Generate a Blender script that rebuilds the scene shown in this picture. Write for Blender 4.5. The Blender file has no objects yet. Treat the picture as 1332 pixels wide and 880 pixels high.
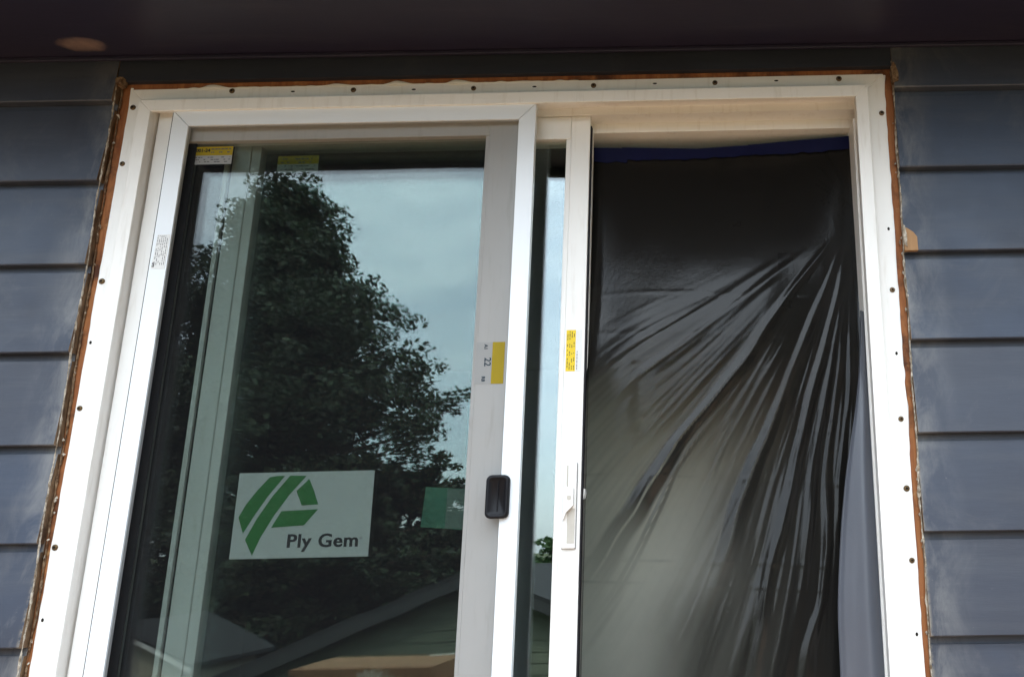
import bpy, math, random
import numpy as np
from mathutils import Matrix, Vector, noise as mnoise
rnd = random.Random(7)
S = bpy.context.scene
COL = S.collection
R = math.radians

# ------------------------------------------------------------------ camera
cam_d = bpy.data.cameras.new('camera'); cam = bpy.data.objects.new('camera', cam_d); COL.objects.link(cam)
cam_d.sensor_width = 36; cam_d.lens = 1050 / 1332 * 36
cam_d.shift_x = -266.6 / 1332; cam_d.shift_y = 18.6 / 1332
cam_d.clip_start = .02; cam_d.clip_end = 3000
yaw, pitch, roll = .0064, .2374, .0135
Rm = (Matrix.Rotation(yaw, 3, 'Z') @ Matrix.Rotation(pitch, 3, 'X') @ Matrix.Rotation(roll, 3, 'Y'))
m = Matrix((Rm.col[0], Rm.col[2], -Rm.col[1])).transposed().to_4x4()
m.translation = (.5254, -1.7902, .9222)
cam.matrix_world = m
S.camera = cam

# ------------------------------------------------------------------ world, sun, exposure
SUN_EL, SUN_AZ = R(52), R(18)            # high, behind the house: the door wall is in shade
w = bpy.data.worlds.new('World'); S.world = w; w.use_nodes = True
nt = w.node_tree; nt.nodes.clear()
def wn(t, **k):
    n = nt.nodes.new(t)
    for a, b in k.items(): setattr(n, a, b)
    return n
sky = wn('ShaderNodeTexSky', sky_type='NISHITA', sun_disc=False, sun_elevation=SUN_EL, sun_rotation=SUN_AZ, air_density=1.0, dust_density=1.6, ozone_density=1.2)
tc = wn('ShaderNodeTexCoord')
mp = wn('ShaderNodeMapping'); mp.inputs['Scale'].default_value = (1.0, 1.0, 2.6)
nz = wn('ShaderNodeTexNoise'); nz.inputs['Scale'].default_value = 3.1; nz.inputs['Detail'].default_value = 8; nz.inputs['Roughness'].default_value = .58; nz.inputs['Distortion'].default_value = .7
rp = wn('ShaderNodeValToRGB'); rp.color_ramp.elements[0].position = .36; rp.color_ramp.elements[0].color = (.50, .50, .50, 1); rp.color_ramp.elements[1].position = .66; rp.color_ramp.elements[1].color = (.88, .88, .88, 1)
mx = wn('ShaderNodeMix', data_type='RGBA'); mx.inputs['B'].default_value = (8.6, 9.3, 9.9, 1)
bg = wn('ShaderNodeBackground'); bg.inputs['Strength'].default_value = .12
ow = wn('ShaderNodeOutputWorld')
L_ = nt.links.new
L_(tc.outputs['Generated'], mp.inputs['Vector']); L_(mp.outputs['Vector'], nz.inputs['Vector'])
L_(nz.outputs['Fac'], rp.inputs['Fac']); L_(rp.outputs['Color'], mx.inputs['Factor'])
sep = wn('ShaderNodeSeparateXYZ'); L_(tc.outputs['Generated'], sep.inputs[0])
mr = wn('ShaderNodeMapRange'); mr.inputs['From Min'].default_value = 0; mr.inputs['From Max'].default_value = 1; mr.inputs['To Min'].default_value = .62; mr.inputs['To Max'].default_value = 1.85
L_(sep.outputs['Z'], mr.inputs['Value'])
vm = wn('ShaderNodeVectorMath', operation='SCALE'); vm.inputs[0].default_value = (8.4, 9.3, 10.0); L_(mr.outputs['Result'], vm.inputs['Scale']); L_(vm.outputs[0], mx.inputs['B'])
L_(sky.outputs['Color'], mx.inputs['A']); L_(mx.outputs['Result'], bg.inputs['Color']); L_(bg.outputs['Background'], ow.inputs['Surface'])
sd = bpy.data.lights.new('sun', 'SUN'); so = bpy.data.objects.new('sun', sd); COL.objects.link(so)
sd.energy = .8; sd.angle = R(12); sd.color = (1, .95, .87)
sun_dir = Vector((math.sin(SUN_AZ) * math.cos(SUN_EL), math.cos(SUN_AZ) * math.cos(SUN_EL), math.sin(SUN_EL)))
so.rotation_euler = sun_dir.to_track_quat('Z', 'Y').to_euler()
S.view_settings.view_transform = 'Standard'; S.view_settings.look = 'None'
S.view_settings.exposure = 2.24; S.view_settings.gamma = 1; S.view_settings.use_curve_mapping = False
S.render.engine = 'CYCLES'
S.cycles.use_denoising = True
S.cycles.max_bounces = 10; S.cycles.transparent_max_bounces = 40; S.cycles.glossy_bounces = 6; S.cycles.diffuse_bounces = 5
S.cycles.caustics_reflective = False; S.cycles.caustics_refractive = False
S.cycles.sample_clamp_indirect = 6

# ------------------------------------------------------------------ material helpers
class NT:
    def __init__(s, name):
        s.m = bpy.data.materials.new(name); s.m.use_nodes = True; s.t = s.m.node_tree; s.t.nodes.clear()
        s.out = s.n('ShaderNodeOutputMaterial'); s.o = s.n('ShaderNodeTexCoord').outputs['Object']
        s.g = s.n('ShaderNodeNewGeometry')
    def n(s, t, **k):
        x = s.t.nodes.new(t)
        for a, b in k.items(): setattr(x, a, b)
        return x
    def l(s, a, b): s.t.links.new(a, b)
    def noise(s, scale, detail=5, rough=.55, dist=0, vec=None, sc=None):
        v = vec or s.g.outputs['Position']
        if sc:
            q = s.n('ShaderNodeMapping'); q.inputs['Scale'].default_value = sc; s.l(v, q.inputs['Vector']); v = q.outputs['Vector']
        x = s.n('ShaderNodeTexNoise'); x.inputs['Scale'].default_value = scale; x.inputs['Detail'].default_value = detail
        x.inputs['Roughness'].default_value = rough; x.inputs['Distortion'].default_value = dist
        s.l(v, x.inputs['Vector']); return x.outputs['Fac']
    def ramp(s, f, pts):
        r = s.n('ShaderNodeValToRGB'); e = r.color_ramp.elements
        while len(e) < len(pts): e.new(.5)
        for q, (p, c) in zip(e, pts):
            q.position = p; q.color = (c, c, c, 1) if not isinstance(c, tuple) else (*c, 1)
        s.l(f, r.inputs['Fac']); return r.outputs['Color']
    def mix(s, f, a, b):
        x = s.n('ShaderNodeMix', data_type='RGBA')
        for k, v in (('Factor', f), ('A', a), ('B', b)):
            if isinstance(v, (int, float)): x.inputs[k].default_value = v
            elif isinstance(v, tuple): x.inputs[k].default_value = (*v, 1)
            else: s.l(v, x.inputs[k])
        return x.outputs['Result']
    def math(s, op, a, b=None, clamp=False):
        x = s.n('ShaderNodeMath', operation=op, use_clamp=clamp)
        for i, v in enumerate((a, b)):
            if v is None: continue
            if isinstance(v, (int, float)): x.inputs[i].default_value = v
            else: s.l(v, x.inputs[i])
        return x.outputs[0]
    def bump(s, h, strength, dist):
        b = s.n('ShaderNodeBump'); b.inputs['Strength'].default_value = strength; b.inputs['Distance'].default_value = dist
        s.l(h, b.inputs['Height']); return b.outputs['Normal']
    def bsdf(s, color, rough=.5, normal=None, spec=.5, metal=0, **k):
        b = s.n('ShaderNodeBsdfPrincipled')
        for nme, v in (('Base Color', color), ('Roughness', rough), ('Specular IOR Level', spec), ('Metallic', metal), *k.items()):
            i = b.inputs[nme]
            if isinstance(v, tuple): i.default_value = (*v, 1)
            elif isinstance(v, (int, float)): i.default_value = v
            else: s.l(v, i)
        if normal is not None: s.l(normal, b.inputs['Normal'])
        return b.outputs[0]
    def done(s, sh):
        s.l(sh, s.out.inputs['Surface']); return s.m

def xyz(t):
    q = t.n('ShaderNodeSeparateXYZ'); t.l(t.g.outputs['Position'], q.inputs[0]); return q.outputs

M = {}
def mat_vinyl():
    t = NT('white_vinyl')
    a = t.noise(3.5, 6, .6); d = t.noise(60, 4, .6, sc=(1, 1, .12))
    c = t.mix(t.ramp(a, [(.45, 0.0), (.75, .35)]), (.80, .79, .765), (.70, .68, .64))
    c = t.mix(t.ramp(d, [(.55, 0.0), (.78, .45)]), c, (.56, .52, .46))
    n = t.bump(t.noise(400, 2, .5), .06, .001)
    return t.done(t.bsdf(c, .36, n, .45))
def mat_screenframe():
    t = NT('white_painted_aluminium')
    a = t.noise(9, 4, .6)
    return t.done(t.bsdf(t.mix(a, (.75, .79, .83), (.71, .745, .78)), .30, None, .5))
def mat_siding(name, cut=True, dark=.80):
    t = NT(name)
    a = t.noise(2.2, 6, .6); g = t.noise(7, 6, .65, sc=(.25, 1, 3.0)); f = t.noise(120, 3, .6, sc=(.12, 1, 1))
    info = t.n('ShaderNodeObjectInfo')
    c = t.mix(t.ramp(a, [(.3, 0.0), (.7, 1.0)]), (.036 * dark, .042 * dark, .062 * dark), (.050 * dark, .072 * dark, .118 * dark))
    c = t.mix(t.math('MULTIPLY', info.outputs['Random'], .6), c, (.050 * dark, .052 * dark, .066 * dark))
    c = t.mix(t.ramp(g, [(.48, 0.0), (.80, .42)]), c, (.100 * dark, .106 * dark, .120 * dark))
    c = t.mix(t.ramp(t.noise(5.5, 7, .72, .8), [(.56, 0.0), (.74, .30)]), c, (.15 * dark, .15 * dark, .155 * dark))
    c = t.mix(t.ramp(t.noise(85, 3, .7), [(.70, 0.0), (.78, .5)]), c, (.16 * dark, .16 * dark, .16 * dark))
    if cut:   # chalky scuffs and paint smears that follow the sawn edge beside the door
        x = xyz(t)['X']; ax = t.math('ABSOLUTE', x)
        near = t.ramp(t.math('SUBTRACT', ax, .94), [(.0, 1.0), (.012, .85), (.055, .35), (.11, 0.0)])
        blot = t.ramp(t.noise(14, 7, .68, .4, sc=(1.0, 1, .45)), [(.42, 0.0), (.66, 1.0)])
        c = t.mix(t.math('MULTIPLY', near, t.math('MULTIPLY', blot, .75)), c, (.24, .235, .225))
        edge = t.ramp(t.math('SUBTRACT', ax, .94), [(.004, 1.0), (.016, 0.0)])
        c = t.mix(t.math('MULTIPLY', edge, t.ramp(t.noise(50, 5, .7), [(.40, 0.0), (.55, 1.0)])), c, (.30, .26, .20))
    if cut:
        nx = t.n('ShaderNodeSeparateXYZ'); t.l(t.g.outputs['True Normal'], nx.inputs[0])
        end = t.math('GREATER_THAN', t.math('ABSOLUTE', nx.outputs['X']), .6)
        wood = t.mix(t.ramp(t.noise(55, 6, .7, sc=(1, 1, .35)), [(.35, 0.0), (.65, 1.0)]), (.050, .026, .014), (.24, .155, .09))
        c = t.mix(end, c, wood)
    rough = t.ramp(t.noise(9, 5, .6), [(.3, .40), (.7, .58)])
    n = t.bump(t.mix(.5, f, t.noise(35, 4, .6, sc=(.3, 1, 1))), .34, .0015)
    return t.done(t.bsdf(c, rough, n, .42))
def mat_soffit():
    t = NT('dark_soffit_paint')
    a = t.noise(2.0, 5, .6); g = t.noise(26, 5, .65, sc=(.12, 1, 1))
    c = t.mix(a, (.024, .018, .036), (.014, .014, .034))
    c = t.mix(t.ramp(g, [(.55, 0.0), (.85, .25)]), c, (.09, .08, .085))
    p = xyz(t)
    # soft warm patch of reflected light painted into the soffit colour
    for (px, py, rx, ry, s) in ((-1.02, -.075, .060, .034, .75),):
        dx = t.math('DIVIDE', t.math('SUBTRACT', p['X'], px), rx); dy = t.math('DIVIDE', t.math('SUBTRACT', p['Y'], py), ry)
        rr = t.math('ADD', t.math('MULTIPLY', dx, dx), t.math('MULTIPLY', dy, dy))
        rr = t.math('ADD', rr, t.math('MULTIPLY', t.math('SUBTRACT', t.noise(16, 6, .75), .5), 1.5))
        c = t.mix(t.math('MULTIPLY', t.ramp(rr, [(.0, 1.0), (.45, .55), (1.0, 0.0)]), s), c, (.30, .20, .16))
    n = t.bump(t.noise(90, 4, .6, sc=(.2, 1, 1)), .2, .0015)
    return t.done(t.bsdf(c, .40, n, .5))
def mat_sheath():
    t = NT('bare_wood_sheathing')
    g = t.noise(34, 6, .65, .6, sc=(1, 1, .10)); b = t.noise(9, 6, .65)
    c = t.mix(t.ramp(g, [(.30, 0.0), (.70, 1.0)]), (.17, .050, .018), (.36, .150, .055))
    c = t.mix(t.ramp(b, [(.52, 0.0), (.66, .9)]), c, (.050, .018, .010))
    c = t.mix(t.ramp(t.noise(21, 5, .7), [(.60, 0.0), (.72, .8)]), c, (.42, .24, .10))
    return t.done(t.bsdf(c, .75, t.bump(g, .5, .004), .25))
def mat_wood(name, c1, c2, sc=(.08, 1, 1), scale=30, rough=.7):
    t = NT(name)
    g = t.noise(scale, 6, .62, .8, vec=t.o, sc=sc); info = t.n('ShaderNodeObjectInfo')
    c = t.mix(t.ramp(g, [(.3, 0.0), (.7, 1.0)]), c1, c2)
    c = t.mix(t.math('MULTIPLY', info.outputs['Random'], .4), c, c1)
    return t.done(t.bsdf(c, rough, t.bump(g, .3, .003), .3))
def mat_caulk(name, c1, c2):
    t = NT(name)
    a = t.noise(70, 5, .7)
    return t.done(t.bsdf(t.mix(t.ramp(a, [(.38, 0.0), (.62, 1.0)]), c1, c2), .8, t.bump(t.noise(220, 4, .7), .6, .003), .2))
def mat_plain(name, c, rough=.5, spec=.4, metal=0, var=.15):
    t = NT(name)
    a = t.noise(25, 5, .6)
    return t.done(t.bsdf(t.mix(a, tuple(x * (1 - var) for x in c), tuple(min(1, x * (1 + var)) for x in c)), rough, None, spec, metal))
def mat_glass(name, f0, tint):
    t = NT(name)
    lw = t.n('ShaderNodeLayerWeight'); lw.inputs['Blend'].default_value = .5
    fac = t.math('ADD', t.math('MULTIPLY', t.math('POWER', lw.outputs['Facing'], 5.0), 1 - f0), f0)
    tr = t.n('ShaderNodeBsdfTransparent'); tr.inputs['Color'].default_value = (*tint, 1)
    gl = t.n('ShaderNodeBsdfGlossy'); gl.inputs['Roughness'].default_value = 0.0; gl.inputs['Color'].default_value = (.93, .99, 1, 1)
    wob = t.noise(2.4, 2, .4, .3)
    t.l(t.bump(wob, .05, .012), gl.inputs['Normal'])
    ms = t.n('ShaderNodeMixShader'); t.l(fac, ms.inputs[0]); t.l(tr.outputs[0], ms.inputs[1]); t.l(gl.outputs[0], ms.inputs[2])
    return t.done(ms.outputs[0])
def mat_mesh():
    t = NT('insect_screen_mesh')
    tr = t.n('ShaderNodeBsdfTransparent'); df = t.bsdf((.014, .014, .015), .8, None, .0)
    ms = t.n('ShaderNodeMixShader'); ms.inputs[0].default_value = .40
    t.l(tr.outputs[0], ms.inputs[1]); t.l(df, ms.inputs[2])
    return t.done(ms.outputs[0])
def mat_film(name, base, rough, trans, spec=.5):
    """thin plastic film; the mesh attribute 'layers' says where it is bunched several layers thick"""
    t = NT(name)
    wr = t.noise(90, 5, .65, .5, sc=(1.0, 1, .35)); w2 = t.noise(260, 3, .6)
    n = t.bump(t.mix(.3, wr, w2), .16, .003)
    r = t.ramp(t.noise(6, 4, .6), [(.3, rough * .8), (.7, rough * 1.25)])
    b = t.bsdf(base, r, n, spec, **{'IOR': 1.50})
    tr = t.n('ShaderNodeBsdfTransparent'); tr.inputs['Color'].default_value = (.97, .96, .94, 1)
    at = t.n('ShaderNodeAttribute'); at.attribute_name = 'layers'
    lw = t.n('ShaderNodeLayerWeight'); lw.inputs['Blend'].default_value = .5
    thin = t.math('MULTIPLY', t.math('SUBTRACT', 1.0, at.outputs['Fac'], True), t.math('SUBTRACT', 1.0, t.math('MULTIPLY', lw.outputs['Facing'], 1.3), True))
    ms = t.n('ShaderNodeMixShader'); t.l(t.math('MULTIPLY', thin, trans), ms.inputs[0])
    t.l(b, ms.inputs[1]); t.l(tr.outputs[0], ms.inputs[2])
    return t.done(ms.outputs[0])
def mat_tape():
    t = NT('blue_painters_tape')
    return t.done(t.bsdf(t.mix(t.noise(20, 4), (.0014, .0020, .022), (.002, .003, .034)), .55, t.bump(t.noise(240, 3, .6, sc=(1, 1, .1)), .2, .001), .12))
def mat_leaf(name, c1, c2):
    t = NT(name)
    at = t.n('ShaderNodeAttribute'); at.attribute_name = 'tint'
    c = t.mix(at.outputs['Fac'], c1, c2)
    b = t.bsdf(c, .55, None, .35)
    tl = t.n('ShaderNodeBsdfTranslucent'); t.l(c, tl.inputs['Color'])
    ms = t.n('ShaderNodeMixShader'); ms.inputs[0].default_value = .25
    t.l(b, ms.inputs[1]); t.l(tl.outputs[0], ms.inputs[2])
    return t.done(ms.outputs[0])
def mat_ground():
    t = NT('lawn')
    c = t.mix(t.noise(.5, 6, .65), (.045, .065, .022), (.10, .095, .045))
    return t.done(t.bsdf(t.mix(t.ramp(t.noise(9, 5, .7), [(.4, 0.0), (.7, .6)]), c, (.03, .045, .015)), .9, None, .2))
def mat_shingle():
    t = NT('roof_shingles')
    a = t.noise(8, 4, .7); b = t.noise(60, 3, .6)
    return t.done(t.bsdf(t.mix(t.mix(.5, a, b), (.018, .018, .019), (.045, .044, .043)), .9, t.bump(b, .5, .01), .2))

M['vinyl'] = mat_vinyl(); M['alu'] = mat_screenframe()
M['siding'] = mat_siding('slate_blue_siding_paint'); M['header'] = mat_siding('dark_header_board_paint', False, .42); M['soffit'] = mat_soffit(); M['sheath'] = mat_sheath()  # header: siding paint darkened to stand in for the eave's shade
M['caulk_l'] = mat_caulk('brown_caulk_residue', (.075, .036, .018), (.24, .165, .10))
M['caulk_r'] = mat_caulk('cream_caulk_residue', (.16, .12, .08), (.55, .50, .42))
M['sealant'] = mat_plain('white_sealant', (.74, .70, .62), .45)
M['black'] = mat_plain('black_plastic', (.005, .005, .007), .5, .22)
M['seal'] = mat_plain('black_weatherstrip', (.008, .007, .010), .7, .3)
M['gasket'] = mat_plain('dark_gasket', (.012, .013, .014), .6, .3)
M['glass'] = mat_glass('door_glass', .070, (.935, .968, .957))
M['mesh'] = mat_mesh()
M['screw'] = mat_plain('bronze_screw', (.12, .075, .035), .38, .5, .7)
M['hole'] = mat_plain('screw_socket', (.012, .009, .007), .8, .2)
M['yellow'] = mat_plain('yellow_label_paper', (.72, .52, .012), .5, .35, 0, .06)
M['paper'] = mat_plain('white_label_paper', (.70, .70, .69), .5, .35, 0, .05)
M['spaper'] = mat_plain('sticker_paper', (.40, .455, .435), .5, .35, 0, .04)
M['ink'] = mat_plain('black_ink', (.02, .02, .024), .6, .3)
M['greyink'] = mat_plain('grey_ink', (.20, .20, .21), .6, .3)
M['greyink2'] = mat_plain('grey_latch_plastic', (.46, .43, .38), .5, .4)
M['blueink'] = mat_plain('blue_grey_ink', (.06, .10, .14), .6, .3)
M['lgreen'] = mat_plain('logo_green', (.018, .145, .028), .5, .35, 0, .08)
M['sgreen'] = mat_plain('green_sticker', (.060, .20, .13), .5, .35, 0, .25)
M['sgrey'] = mat_plain('grey_green_sticker', (.16, .22, .19), .5, .35, 0, .25)
M['tape'] = mat_tape()
M['film'] = mat_film('dark_poly_sheeting', (.009, .0085, .008), .12, .96, .22)
M['flap'] = mat_film('dark_poly_sheeting_flap', (.085, .092, .112), .36, .05)
M['plank'] = mat_wood('cedar_deck_boards', (.25, .148, .085), (.40, .255, .155))
M['shim'] = mat_wood('raw_pine', (.27, .145, .065), (.40, .235, .115), (1, 1, .1), 40)
M['card'] = mat_plain('brown_cardboard', (.30, .165, .085), .85, .15, 0, .12)
M['cprint'] = mat_plain('carton_white_print', (.70, .64, .54), .8, .2)
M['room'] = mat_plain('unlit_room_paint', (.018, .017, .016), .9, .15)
M['drywall'] = mat_plain('bare_drywall', (.30, .28, .26), .9, .15)
M['plaster'] = mat_plain('buff_plaster', (.82, .79, .71), .9, .15, 0, .06)
M['bark'] = mat_plain('bark', (.060, .045, .034), .9, .15, 0, .35)
M['leaf'] = mat_leaf('maple_leaves', (.020, .028, .014), (.044, .066, .028))
M['leaf2'] = mat_leaf('shrub_leaves', (.040, .085, .028), (.085, .150, .050))
M['lawn'] = mat_ground(); M['shingle'] = mat_shingle()
M['olive'] = mat_plain('olive_siding_paint', (.105, .118, .080), .6, .35)
M['trim'] = mat_plain('pale_trim_paint', (.62, .60, .56), .5, .4)
M['dtrim'] = mat_plain('dark_fascia_paint', (.035, .035, .034), .5, .4)
M['shedwall'] = mat_plain('weathered_cream_boards', (.40, .36, .27), .7, .3, 0, .3)

# ------------------------------------------------------------------ mesh helpers
SH = .0045                                  # the door sits a hair out of level
def link(name, me, mat, parent=None, smooth=False):
    o = bpy.data.objects.new(name, me); COL.objects.link(o)
    if mat: me.materials.append(M[mat])
    if parent: o.parent = parent
    if smooth: me.polygons.foreach_set('use_smooth', [True] * len(me.polygons))
    return o
def mesh(name, v, f, shear=False):
    me = bpy.data.meshes.new(name)
    if shear: v = [(a, b, c + SH * a) for a, b, c in v]
    me.from_pydata([tuple(map(float, q)) for q in v], [], f); me.update(); return me
BOXF = [(0, 3, 2, 1), (4, 5, 6, 7), (0, 1, 5, 4), (1, 2, 6, 5), (2, 3, 7, 6), (3, 0, 4, 7)]
def bv(x0, x1, y0, y1, z0, z1):
    return [(x0, y0, z0), (x1, y0, z0), (x1, y1, z0), (x0, y1, z0), (x0, y0, z1), (x1, y0, z1), (x1, y1, z1), (x0, y1, z1)]
def bevel(o, w, seg=2):
    b = o.modifiers.new('bevel', 'BEVEL'); b.width = w; b.segments = seg; b.limit_method = 'ANGLE'; b.angle_limit = R(35)
    for p in o.data.polygons: p.use_smooth = False
    return o
def box(name, x0, x1, y0, y1, z0, z1, mat, parent=None, bw=0, shear=False):
    o = link(name, mesh(name, bv(x0, x1, y0, y1, z0, z1), BOXF, shear), mat, parent)
    if bw: bevel(o, bw)
    return o
def multi(name, blist, mat, parent=None, shear=False):
    v, f = [], []
    for b in blist:
        k = len(v); v += bv(*b); f += [tuple(k + i for i in q) for q in BOXF]
    return link(name, mesh(name, v, f, shear), mat, parent)
def prism_y(name, poly, y0, y1, mat, parent=None, shear=False):
    """closed (x,z) outline extruded in depth from y0 to y1"""
    a = sum(poly[i][0] * poly[(i + 1) % len(poly)][1] - poly[(i + 1) % len(poly)][0] * poly[i][1] for i in range(len(poly)))
    if a < 0: poly = poly[::-1]
    n = len(poly)
    v = [(x, y0, z) for x, z in poly] + [(x, y1, z) for x, z in poly]
    f = [tuple(range(n)), tuple(range(2 * n - 1, n - 1, -1))] + [(i, i + n, (i + 1) % n + n, (i + 1) % n) for i in range(n)]
    return link(name, mesh(name, v, f, shear), mat, parent)
def mitred(name, side, rect, prof, mat, parent, bw=.0012, gap=0.0):
    """one side of a frame: closed profile (inset, y) swept along a side of rect with mitred ends"""
    x0, x1, z0, z1 = rect; n = len(prof); v = []
    for e in (0, 1):
        for o, y in prof:
            if side == 'top': v.append(((x0 + o + gap, x1 - o - gap)[e], y, z1 - o))
            elif side == 'bottom': v.append(((x1 - o - gap, x0 + o + gap)[e], y, z0 + o))
            elif side == 'left': v.append((x0 + o, y, (z0 + o + gap, z1 - o - gap)[e]))
            else: v.append((x1 - o, y, (z1 - o - gap, z0 + o + gap)[e]))
    f = [tuple(range(n - 1, -1, -1)), tuple(range(n, 2 * n))] + [(i, (i + 1) % n, (i + 1) % n + n, i + n) for i in range(n)]
    me = mesh(name, v, f, True)
    import bmesh
    bm = bmesh.new(); bm.from_mesh(me); bmesh.ops.recalc_face_normals(bm, faces=bm.faces); bm.to_mesh(me); bm.free()
    o = link(name, me, mat, parent)
    if bw: bevel(o, bw)
    return o
def thing(name, label, cat, loc=(0, 0, 0), group=None):
    o = bpy.data.objects.new(name, None); COL.objects.link(o); o.location = loc; o.empty_display_size = .1
    return tag(o, label, cat, group)
def tag(o, label, cat, group=None):
    o['label'] = label; o['category'] = cat
    if group: o['group'] = group
    return o
def text(name, s, x, z, y, size, mat, parent, bold=0.0, width=None, rot=0.0, ext=.0002, flip=False):
    cu = bpy.data.curves.new(name, 'FONT'); cu.body = s; cu.size = size; cu.extrude = ext; cu.offset = bold; cu.resolution_u = 3; cu.space_character = 1.0 if bold < .0006 else 1.07
    t = bpy.data.objects.new('tmp', cu); COL.objects.link(t)
    me = bpy.data.meshes.new_from_object(t.evaluated_get(bpy.context.evaluated_depsgraph_get()))
    bpy.data.objects.remove(t); me.name = name
    P = np.array([q.co[:] for q in me.vertices]); P[:, 0] -= P[:, 0].min()
    if width: P[:, 0] *= width / P[:, 0].max()
    c, sn = math.cos(rot), math.sin(rot)
    for q, p in zip(me.vertices, P):
        a, b = p[0] * c - p[1] * sn, p[0] * sn + p[1] * c
        X = x + a; q.co = (X, y - p[2], z + b + SH * X)
    me.materials.clear()
    return link(name, me, mat, parent)

# ------------------------------------------------------------------ the setting
gv = mesh('ground', [(-1500, -1500, -3), (1500, -1500, -3), (1500, 1500, -3), (-1500, 1500, -3)], [(0, 1, 2, 3)])
ground = link('ground', gv, 'lawn'); ground['kind'] = 'structure'

deck = bpy.data.objects.new('deck', None); COL.objects.link(deck); deck['kind'] = 'structure'; deck.location = (0, 0, -.15)
pm = mesh('plank', bv(-4.2, 4.2, -.068, .068, -.034, 0), BOXF); pm.materials.append(M['plank'])
for i in range(26):
    o = bpy.data.objects.new('plank', pm); COL.objects.link(o); o.parent = deck; o.location = (rnd.uniform(-.02, .02), -.13 - i * .143, rnd.uniform(-.001, .001))
for x in (-4, -1.3, 1.3, 4):
    box('post', x - .07, x + .07, -3.72, -3.58, -2.85, -.036, 'plank', deck)

# ------------------------------------------------------------------ own house
house = thing('house', 'slate blue lap sided house wall with dark eave around the white patio door', 'house')
WX = 4.4
# sheathing around the door opening
box('sheathing', -WX, -.886, 0, .12, -.2, 2.6, 'sheath', house)
box('sheathing', .886, WX, 0, .12, -.2, 2.6, 'sheath', house)
box('sheathing', -.886, .886, 0, .12, 2.006, 2.6, 'sheath', house)
box('foundation_wall', -WX, WX, 0.002, .3, -3.0, -.2, 'drywall', house)
# lap boards: wedge section, thick butt low, thin top tucked under the next course
E0, Z0 = .2116, 2.0085
def board(x0b, x0t, x1b, x1t, zb, zt, y_shift=0):
    def ring(xb, xt, j):
        h = zt - zb
        out = []
        prof_ = [(zb, -.0050), (zb, -.0235), (zb + .0025, -.0255), (zt, -.0255 + .0165 * (h / E0))]
        prof_ += ([(zt, -.0035), (zt + .024, -.0030), (zt + .024, -.0008)] if zt < 2.05 else [(zt, -.003), (zt, -.002), (zt, -.0008)]) + [(zb, -.0008)]
        for z, y in prof_:
            x = xb + (xt - xb) * (z - zb) / h
            out.append((x, y + y_shift, z))
        return out
    a, b = ring(x0b, x0t, 0), ring(x1b, x1t, 1)
    v = a + b; n = 8
    f = [tuple(range(n)), tuple(range(2 * n - 1, n - 1, -1))] + [(i, i + n, (i + 1) % n + n, (i + 1) % n) for i in range(n)]
    import bmesh
    me = mesh('siding_board', v, f)
    bm = bmesh.new(); bm.from_mesh(me); bmesh.ops.recalc_face_normals(bm, faces=bm.faces); bm.to_mesh(me); bm.free()
    return link('siding_board', me, 'siding', house)
def cutL(z): return -.947 - .017 * (z - .68) / 1.38 + .0016 * math.sin(z * 17)
def cutR(z): return .9485 + .0070 * (z - .68) / 1.38 + .0012 * math.sin(z * 23)
for i in range(0, 11):
    zb = Z0 - E0 * i; zt = zb + E0 - .017
    if i == 0:
        zt = 2.1292
    if zb < -.2: break
    sh = rnd.uniform(-.0012, .0008)
    board(-WX, -WX, cutL(zb) + rnd.uniform(-.002, .001), cutL(zt), zb, zt, sh)
    board(cutR(zb) + rnd.uniform(-.001, .002), cutR(zt), WX, WX, zb, zt, sh)
# short course over the door: its lower part was cut away for the frame
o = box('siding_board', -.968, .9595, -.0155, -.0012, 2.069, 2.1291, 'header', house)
for q in o.data.vertices:
    if q.co.z < 2.1: q.co.z += .0035 * q.co.x
    if q.co.z < 2.1 and q.co.y < -.01: q.co.y -= .0015
# eave: soffit, fascia, gutter board and roof
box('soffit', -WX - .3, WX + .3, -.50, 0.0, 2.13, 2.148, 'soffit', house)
box('fascia_board', -WX - .3, WX + .3, -.525, -.5005, 2.104, 2.30, 'dtrim', house)
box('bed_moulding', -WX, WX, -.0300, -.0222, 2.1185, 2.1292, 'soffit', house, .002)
box('roof', -WX - .4, WX + .4, -.60, 6.2, 2.301, 2.36, 'shingle', house)
# the unlit room
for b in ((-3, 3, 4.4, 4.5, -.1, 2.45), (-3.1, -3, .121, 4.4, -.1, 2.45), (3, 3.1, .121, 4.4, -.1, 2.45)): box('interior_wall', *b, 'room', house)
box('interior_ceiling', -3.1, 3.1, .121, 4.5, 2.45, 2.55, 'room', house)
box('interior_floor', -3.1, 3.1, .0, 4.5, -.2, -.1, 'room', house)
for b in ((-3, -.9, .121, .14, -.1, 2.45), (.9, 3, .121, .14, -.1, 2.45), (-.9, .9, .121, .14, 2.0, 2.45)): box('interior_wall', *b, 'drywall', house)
box('partition_wall', .10, 1.25, .72, .82, -.1, 2.45, 'plaster', house)
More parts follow.
